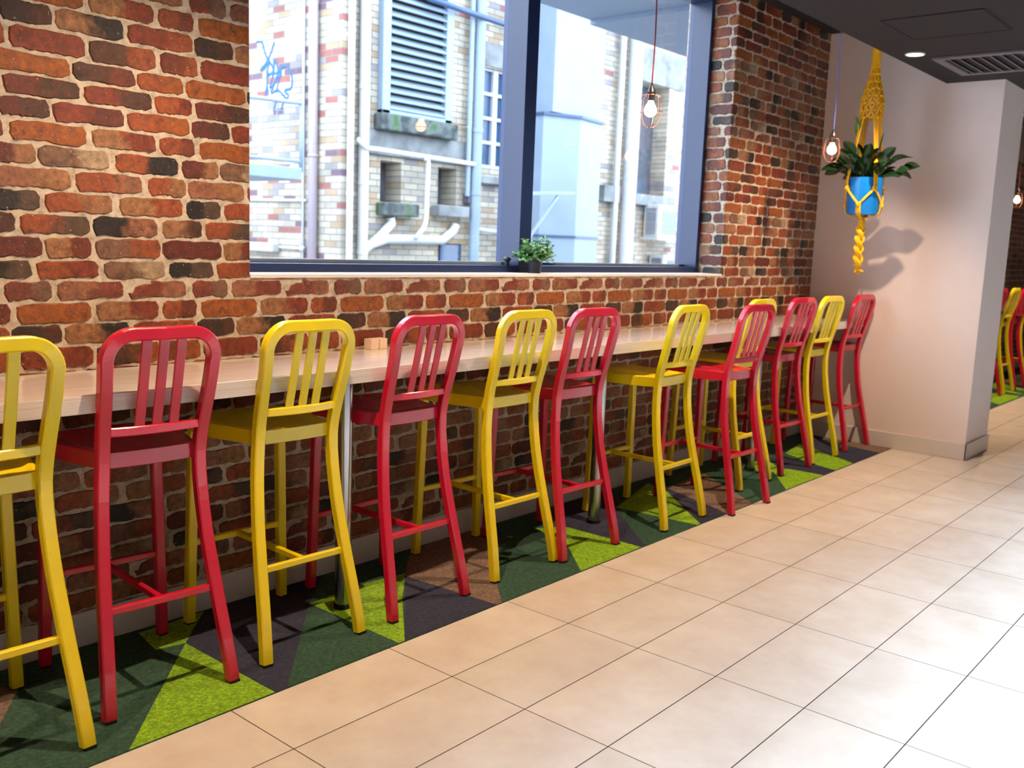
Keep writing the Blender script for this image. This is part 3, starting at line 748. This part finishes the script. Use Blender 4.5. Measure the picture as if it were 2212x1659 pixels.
def knot(c, r_=.017):
    for q in range(3):
        ax = [V3((1, 0, 0)), V3((0, 1, 0)), V3((.6, .6, .5)).normalized()][q]; u_ = ax.orthogonal().normalized(); w_ = ax.cross(u_)
        tube(bm, [V3(c) + r_ * .75 * (math.cos(i * PI / 6) * u_ + math.sin(i * PI / 6) * w_) for i in range(12)], .0065, 6, True)
for k in range(NK):
    a = ang(k) + PI / 4; K1 = V3((.128 * math.cos(a), .128 * math.sin(a), hz(1.84))); knot(K1)
    for s in (-1, 1):
        c = a + s * PI / 4; K2 = V3((.112 * math.cos(c), .112 * math.sin(c), hz(1.735)))
        for o_ in (0, .009):
            pts = []
            for i in range(9):
                u = i / 8; aa = a + (c - a) * u; rr = .126 - .012 * u
                pts.append((rr * math.cos(aa), rr * math.sin(aa), hz(1.84 - .105 * u - o_)))
            tube(bm, pts, .0048, 6)
    c = ang(k); K2 = V3((.116 * math.cos(c), .116 * math.sin(c), hz(1.73))); knot(K2, .016)
    for o_ in (-.012, -.004, .004, .012):
        q = V3((-math.sin(c) * o_, math.cos(c) * o_, 0))
        tube(bm, spline([K2 + q, V3((.106 * math.cos(c), .106 * math.sin(c), hz(1.675))) + q, V3((.06 * math.cos(c), .06 * math.sin(c), hz(1.655))) + q * .6, V3((.012 * math.cos(c), .012 * math.sin(c), hz(1.648)))], 5), .0046, 6)
knot((0, 0, hz(1.64)), .02)
obj('pot_cradle', fin(bm), rope, t, True)
bm = bmesh.new()
for k in range(3):
    for o_ in (-.006, .006):
        pts = []
        for i in range(50):
            u = i / 49; ph = u * 10 + k * 2 * PI / 3; A_ = .024 * min(1, .3 + u * 3)
            pts.append((A_ * math.sin(ph) - .012 * math.sin(u * 3), A_ * .5 * math.sin(2 * ph) + o_, hz(1.635 - u * .31)))
        tube(bm, pts, .0125, 7)
for k in range(5):
    a = k * 1.3; tube(bm, spline([(-.0, 0, hz(1.33)), (.012 * math.cos(a), .012 * math.sin(a), hz(1.30)), (.012 * math.cos(a) + .018 * (k % 2), .024 * math.sin(a) - .02 * (k % 2), hz(1.262 + .008 * k))], 4), .008, 6)
obj('braided_tail', fin(bm), rope, t, True)

# small plant on the sill
rnd = random.Random(9)
t = thing('sill_plant', 'small bushy grey green plant in a black pot on the window sill', 'potted plant', (2.335, .10, WZ + .001))
bm = bmesh.new(); lathe(bm, [(.033, 0), (.041, .060), (.045, .062), (.047, .078), (.043, .078), (.040, .068)], seg=28); o = obj('pot', fin(bm), dark_pot, t, True); o.modifiers.new('e', 'EDGE_SPLIT')
bm = bmesh.new(); lathe(bm, [(.041, .062), (.040, .070)], seg=20); obj('soil', fin(bm), soil, t)
bm = bmesh.new(); bs = bmesh.new()
for k in range(84):
    az = rnd.uniform(0, 2 * PI); el = rnd.uniform(.05, 1.45); L_ = rnd.uniform(.08, .14) * (1 if el > .5 else .85)
    p0 = V3((.02 * math.cos(az), .02 * math.sin(az), .07)); d = V3((math.cos(az) * math.cos(el), math.sin(az) * math.cos(el), math.sin(el)))
    pts = [p0 + d * L_ * q / 5 + V3((0, 0, -.02 * (q / 5) ** 2)) for q in range(6)]; tube(bs, pts, .0009, 4)
    for q in range(1, 6):
        for s in range(3):
            leaf(bm, pts[q], rnd.uniform(0, 2 * PI), rnd.uniform(-.1, 1.1), rnd.uniform(.015, .022), rnd.uniform(.011, .016), .3, seg=3)
obj('foliage', bm, leaf_mint, t); obj('stems', fin(bs), stem_m, t)

# ------------------------------------------------------------------ outdoors across the alley
YFAC = 6.3
g = struct('trim_3', bx(-12, 22, .36, 14, -.6, -.45), asphalt); 
def F(px, py, y=YFAC): q = on(1, y, px, py); return q
def rc(px0, px1, zt, zb_, y=YFAC):
    """x range from two pixels columns at mid height, z given"""
    return
def setk(o, label, cat): return tag(o, label, cat)
# facade with openings
ops = [(7.00 - .25, 7.36 - .25, 1.84, 2.36), (7.78, 8.14, 1.86, 2.36), (8.53, 9.35, 2.42, 3.80), (12.62, 13.5, 2.30, 4.2), (7.82, 8.28, 1.05, 1.34)]
def wallholes(x0, x1, z0, z1, y0, y1, holes):
    bm = bmesh.new(); xs = sorted({x0, x1, *[h[0] for h in holes], *[h[1] for h in holes]}); zs = sorted({z0, z1, *[h[2] for h in holes], *[h[3] for h in holes]})
    for a, c in zip(xs, xs[1:]):
        run = None
        for d, e in zip(zs, zs[1:]):
            mxx, mz = (a + c) / 2, (d + e) / 2
            if any(h[0] < mxx < h[1] and h[2] < mz < h[3] for h in holes): continue
            box(bm, a, c, y0, y1, d, e)
    return bm
o = obj('neighbour_building', fin(wallholes(6.13, 22, -.5, 6.6, YFAC, YFAC + .35, ops)), ext_x)
tag(o, 'cream brick building across the alley beyond the window', 'building')
bld = o
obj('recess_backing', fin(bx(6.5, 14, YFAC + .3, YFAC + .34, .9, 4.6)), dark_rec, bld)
o = obj('side_wing', fin(bx(6.0, 6.13, 6.16, 14, -.5, 6.6)), ext_y, bld)
obj('rear_wing', fin(bx(-12, 6.0, 13, 13.4, -.5, 6.6)), ext_x, bld)
obj('concrete_lintel', fin(bx(6.40, 8.30, YFAC - .03, YFAC, 2.42, 2.72)), concrete, bld, bevel=.01)
obj('window_lintel', fin(bx(8.45, 9.75, YFAC - .02, YFAC, 3.82, 4.14)), concrete, bld)
obj('window_sill', fin(bx(8.5, 9.45, YFAC - .12, YFAC, 2.20, 2.30)), concrete, bld, bevel=.01)
obj('stone_sill', fin(bx(6.68, 7.30, YFAC - .16, YFAC, 1.67, 1.83)), mossy, bld, bevel=.015)
obj('stone_sill', fin(bx(7.66, 8.26, YFAC - .16, YFAC, 1.70, 1.85)), concrete, bld, bevel=.015)
obj('stone_lintel', fin(bx(12.3, 14.2, YFAC - .02, YFAC, 4.2, 4.75)), concrete, bld)
obj('stone_sill', fin(bx(12.45, 13.7, YFAC - .12, YFAC, 2.12, 2.30)), concrete, bld)
obj('stone_sill', fin(bx(11.5, 11.95, YFAC - .12, YFAC, 2.12, 2.38)), concrete, bld)
# lattice window
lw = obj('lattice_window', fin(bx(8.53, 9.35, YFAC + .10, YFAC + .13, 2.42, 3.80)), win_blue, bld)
bm = bmesh.new()
for x in (8.55, 8.94, 9.33): box(bm, x - (.045 if x == 8.94 else .025), x + (.045 if x == 8.94 else .025), YFAC + .05, YFAC + .10, 2.42, 3.80)
for k in range(5): z = 2.45 + k * .335; box(bm, 8.53, 9.35, YFAC + .06, YFAC + .10, z - .022, z + .022)
obj('glazing_bars', fin(bm), pvc, lw)
# louvred vent
t = thing('louvre_vent', 'large pale blue louvred vent on the brick wall outside', 'vent', (7.3, YFAC, 2.95))
x0, x1, z0, z1 = -.62, .62, -.02, 1.75
bm = bmesh.new(); box(bm, x0, x0 + .13, -.10, 0, z0, z1); box(bm, x1 - .13, x1, -.10, 0, z0, z1); box(bm, x0, x1, -.10, 0, z1 - .16, z1); box(bm, x0, x1, -.10, 0, z0, z0 + .05)
obj('vent_frame', fin(bm), pale_metal, t, bevel=.008)
obj('vent_backing', fin(bx(x0 + .13, x1 - .13, -.015, 0, z0, z1 - .1)), vent_dark, t)
for k in range(15):
    z = z0 + .07 + k * .102
    bm = bmesh.new(); v = [bm.verts.new(p) for xx in (x0 + .13, x1 - .13) for p in ((xx, -.105, z - .005), (xx, -.02, z + .075), (xx, -.012, z + .068), (xx, -.097, z - .014))]
    for f in ((0, 1, 5, 4), (2, 3, 7, 6), (1, 2, 6, 5), (3, 0, 4, 7), (0, 3, 2, 1), (4, 5, 6, 7)): bm.faces.new([v[i] for i in f])
    obj('louvre_blade', fin(bm), pale_metal, t)
o = obj('vent_ledge', fin(bx(6.62, 7.98, YFAC - .17, YFAC, 2.72, 2.925)), mossy, bevel=.02); tag(o, 'mossy green stone ledge under the louvred vent', 'ledge')
# pipes
def pipe(name, pts, r, m, label, y=None, axis=1, val=YFAC, cat='pipe', n=0):
    P = [on(axis, val, *p) if len(p) == 2 else V3(p) for p in pts]
    if n: P = spline(P, n)
    bm = bmesh.new(); tube(bm, P, r, 12); o = obj(name, fin(bm), m, smooth=True); return tag(o, label, cat)
def vpipe(name, px, py, r, m, label, y, z0=-.45, z1=6.5, collars=(), yy=None):
    q = on(1, y, px, py)
    bm = bmesh.new(); tube(bm, [(q.x, y, z0), (q.x, y, z1)], r, 14)
    for z in collars: tube(bm, [(q.x, y, z - .03), (q.x, y, z + .03)], r * 1.12, 14)
    o = obj(name, fin(bm), m, smooth=True); o.modifiers.new('e', 'EDGE_SPLIT'); return tag(o, label, 'pipe')
vpipe('drain_pipe', 757, 300, .040, pvc, 'slim white drain pipe at the outer brick corner', 6.10, collars=(1.9,))
vpipe('drain_pipe', 786, 300, .066, pvc, 'thick white drain pipe left of the louvred vent', 6.22, collars=(1.2, 2.05, 3.2))
vpipe('drain_pipe', 1016, 200, .035, pale_metal, 'slim pale pipe right of the louvred vent', 6.2, z0=2.0, collars=(3.3,))
vpipe('drain_pipe', 1034, 200, .075, duct_m, 'thick grey blue pipe right of the louvred vent', 6.18, collars=(2.9, 2.05))
vpipe('drain_pipe', 1336, 300, .050, pvc, 'slim white pipe right of the tall metal duct', 6.2)
vpipe('drain_pipe', 1365, 300, .115, pvc, 'broad white pipe left of the narrow far window', 6.15)
pipe('waste_pipe', [(772, 300), (790, 320), (810, 322), (1035, 356), (1032, 430), (1028, 494), (1086, 503)], .032, pvc, 'white waste pipe running level under the concrete lintel then down', val=6.16)
pipe('branch_pipe', [(918, 343), (925, 352), (922, 430), (918, 485), (897, 515)], .032, pvc, 'white branch pipe dropping from the level waste pipe', val=6.10, n=3)
sp_ = pipe('soil_pipe', [(778, 550), (800, 528), (835, 516), (900, 517), (955, 519), (978, 500), (984, 486)], .062, pvc, 'thick white soil pipe running level low on the facade', val=6.235)
eb = pipe('pipe_elbow', [(800, 528), (822, 510), (846, 482), (843, 470)], .060, pvc, '', val=6.235)
eb.parent = sp_
for kk in ('label', 'category'):
    if kk in eb: del eb[kk]
pipe('conduit_bar', [(925, -4), (1000, 22), (1100, 56), (1187, 84)], .038, blue_metal, 'blue cable conduit sloping across the facade above the lattice window', val=6.1, cat='conduit')
pipe('conduit_bar', [(1187, 84), (1184, 190), (1181, 260)], .03, blue_metal, 'blue cable conduit dropping beside the tall metal duct', val=6.1, cat='conduit')
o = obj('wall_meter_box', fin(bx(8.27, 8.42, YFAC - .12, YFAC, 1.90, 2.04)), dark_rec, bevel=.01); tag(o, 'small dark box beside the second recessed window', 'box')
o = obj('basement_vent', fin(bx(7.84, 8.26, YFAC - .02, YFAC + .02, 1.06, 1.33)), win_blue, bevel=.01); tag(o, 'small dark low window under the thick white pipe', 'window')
# tall metal duct
t = thing('metal_duct', 'tall pale grey metal duct standing against the building', 'duct', (0, 0, 0))
q0 = on(1, 5.7, 1190, 300); q1 = on(1, 5.7, 1253, 300); q2 = on(1, 5.7, 1302, 300)
obj('upper_duct', fin(bx(q0.x + .08, q2.x - .02, 5.75, 6.25, 3.27, 6.5)), duct_m, t, bevel=.006)
bm = bmesh.new(); v = [bm.verts.new(p) for z in (-.45, 3.22) for p in ((q0.x, 5.85, z), (q1.x - .12, 5.62, z), (q2.x, 5.72, z), (q2.x, 6.25, z), (q0.x, 6.25, z))]
for k in range(5): bm.faces.new((v[k], v[(k + 1) % 5], v[5 + (k + 1) % 5], v[5 + k]))
bm.faces.new(v[4::-1]); bm.faces.new(v[5:]); obj('lower_duct', fin(bm), duct_m, t)
bm = bmesh.new(); v = [bm.verts.new(p) for z in (3.22, 3.26) for p in ((q0.x - .03, 5.82, z), (q1.x - .12, 5.58, z), (q2.x + .03, 5.69, z), (q2.x + .03, 6.25, z), (q0.x - .03, 6.25, z))]
for k in range(5): bm.faces.new((v[k], v[(k + 1) % 5], v[5 + (k + 1) % 5], v[5 + k]))
bm.faces.new(v[4::-1]); bm.faces.new(v[5:]); obj('duct_flange', fin(bm), blue_metal, t)
bm = bmesh.new(); v = [bm.verts.new(p) for z in (1.49, 1.52) for p in ((q0.x - .02, 5.83, z), (q1.x - .12, 5.60, z), (q2.x + .02, 5.70, z), (q2.x + .02, 6.25, z), (q0.x - .02, 6.25, z))]
for k in range(5): bm.faces.new((v[k], v[(k + 1) % 5], v[5 + (k + 1) % 5], v[5 + k]))
bm.faces.new(v[4::-1]); bm.faces.new(v[5:]); obj('duct_flange', fin(bm), blue_metal, t)
# bracket in front of duct
t = thing('steel_bracket', 'grey steel bracket with diagonal strut before the metal duct', 'bracket', (0, 0, 0))
a = on(1, 5.45, 1140, 418); c = on(1, 5.45, 1240, 418); d = on(1, 5.45, 1205, 424); e = on(1, 5.45, 1148, 505)
bm = bmesh.new(); sweep(bm, [(a.x, 5.45, a.z), (c.x, 5.45, c.z)], (0, 0, 1), .05, .05); obj('arm', fin(bm), duct_m, t)
bm = bmesh.new(); sweep(bm, [(d.x, 5.45, d.z), (e.x, 5.45, e.z), (e.x - .5, 5.45, e.z - .9)], (0, 1, 0), .04, .04); obj('strut', fin(bm), duct_m, t)
bm = bmesh.new(); sweep(bm, [(a.x, 5.45, a.z), (a.x, 5.45, -.45)], (0, 1, 0), .05, .05); obj('post', fin(bm), duct_m, t)
# air conditioners
def aircon(px, py, y, lb, h=.56):
    q = on(1, y, px, py); t = thing('air_conditioner', lb, 'air conditioner', (q.x, y, q.z), 0, 'outdoor air conditioner units')
    obj('casing', fin(bx(-.0, .85, 0, .30, 0, h)), acw, t, bevel=.012)
    bm = bmesh.new()
    for k in range(14): box(bm, -.012, 0, .05, .25, .05 + k * (h - .1) / 14, .05 + (k + .55) * (h - .1) / 14)
    obj('side_grille', fin(bm), ac_gr, t)
    bm = bmesh.new()
    for k in range(12): box(bm, .12, .80, -.012, 0, .06 + k * (h - .14) / 12, .06 + (k + .5) * (h - .14) / 12)
    obj('front_grille', fin(bm), ac_gr, t)
    bm = bmesh.new(); box(bm, -.03, .88, -.02, .35, -.05, 0); obj('bracket', fin(bm), acw, t)
aircon(1420, 512, 5.95, 'off white outdoor air conditioner on the wall below the narrow window')
aircon(1432, 588, 5.95, 'lower outdoor air conditioner just above the window frame', .3)
# left part: gate, canopy, lamp, conduits in front of the side wing
t = thing('metal_gate', 'pale blue metal gate frame with wire mesh before the side wall', 'gate', (0, 0, 0))
YGt = 5.5
def G(px, py): return on(1, YGt, px, py)
bm = bmesh.new(); a, c = G(500, 204), G(652, 223); tube(bm, [a, c], .022, 8); tube(bm, [G(500, 334), G(648, 349)], .018, 8); tube(bm, [c, G(650, 372)], .022, 8); obj('gate_frame', fin(bm), pale_metal, t, True)
bm = bmesh.new()
for k in range(9): u = k / 9; tube(bm, [G(505 + 140 * u, 206 + 16 * u), G(505 + 138 * u, 336 + 13 * u)], .003, 4)
for k in range(6): u = k / 6; tube(bm, [G(500, 206 + 126 * u), G(650, 222 + 126 * u)], .003, 4)
obj('wire_mesh', fin(bm), pale_metal, t)
p = G(545, 365); q = G(640, 390)
o = obj('metal_canopy', fin(bx(p.x - 1.5, q.x, YGt - .1, YGt + .9, q.z, q.z + .13)), pale_metal, bevel=.01); tag(o, 'flat pale blue metal canopy below the gate', 'canopy')
pipe('wall_conduit', [(480, 431), (662, 433)], .018, pvc, 'thin white conduit running level under the canopy', axis=0, val=5.97, cat='conduit')
pipe('wall_conduit', [(600, 534), (654, 537)], .018, pvc, 'thin white conduit from the tube light to the vertical conduit', axis=0, val=5.97, cat='conduit')
bm = bmesh.new(); c = on(0, 5.97, 654, 537); tube(bm, [(5.97, c.y, -.45), (5.97, c.y, 6.5)], .017, 8); lathe(bm, [(.035, -.03), (.04, 0), (.035, .03)], (5.96, c.y, c.z), 10)
o = obj('wall_conduit', fin(bm), pvc, smooth=True); tag(o, 'thin white vertical conduit beside the pink pipe', 'conduit')
q = on(0, 5.93, 676, 300); bm = bmesh.new(); tube(bm, [(q.x, q.y, -.45), (q.x, q.y, 6.5)], .058, 16); tube(bm, [(q.x, q.y, 2.33), (q.x, q.y, 2.36)], .066, 16)
o = obj('drain_pipe', fin(bm), pink_pipe, smooth=True); tag(o, 'thick pale pink vertical drain pipe on the side wall', 'pipe')
p, q = on(0, 5.95, 520, 521), on(0, 5.95, 600, 545)
o = obj('tube_light', fin(bx(5.86, 5.99, q.y, p.y + .6, q.z, p.z)), acw, bevel=.02); tag(o, 'pale weatherproof tube light low on the side wall', 'light fitting')
# graffiti on the side wing face (x = 6.16)
strokes = [[(566, 92), (574, 120), (590, 150), (578, 165)], [(592, 90), (584, 115), (575, 135), (562, 152), (570, 148), (580, 135), (576, 160), (578, 205)],
           [(578, 160), (600, 155), (592, 128), (590, 158), (582, 190), (592, 178), (600, 160), (606, 150), (600, 180), (596, 200)],
           [(606, 165), (608, 145), (620, 145), (630, 165), (628, 190), (614, 196), (622, 205), (618, 212), (600, 195), (585, 200), (600, 165)],
           [(596, 215), (590, 240)], [(612, 218), (604, 245)], [(553, 90), (566, 90)], [(572, 205), (576, 185)]]
bm = bmesh.new()
for st in strokes:
    P = [on(0, 5.992, *p) for p in st]; P = spline(P, 5) if len(P) > 2 else P; tube(bm, P, .014, 6)
for v in bm.verts: v.co.x = 5.996 + (v.co.x - 5.996) * .15
o = obj('graffiti', fin(bm), graf); tag(o, 'blue spray painted graffiti tag on the brick side wall outside', 'graffiti')
# soffit over the alley, fixed to this building
bm = bmesh.new(); box(bm, 4.0, 5.0, .365, 1.8, 3.20, 3.35); box(bm, 5.0, 22, .365, 1.8, 3.165, 3.35)
o = obj('awning_soffit', fin(bm), soffit_m); tag(o, 'pale blue flat awning soffit above the window outside', 'awning')
# own outer wall above and the roof
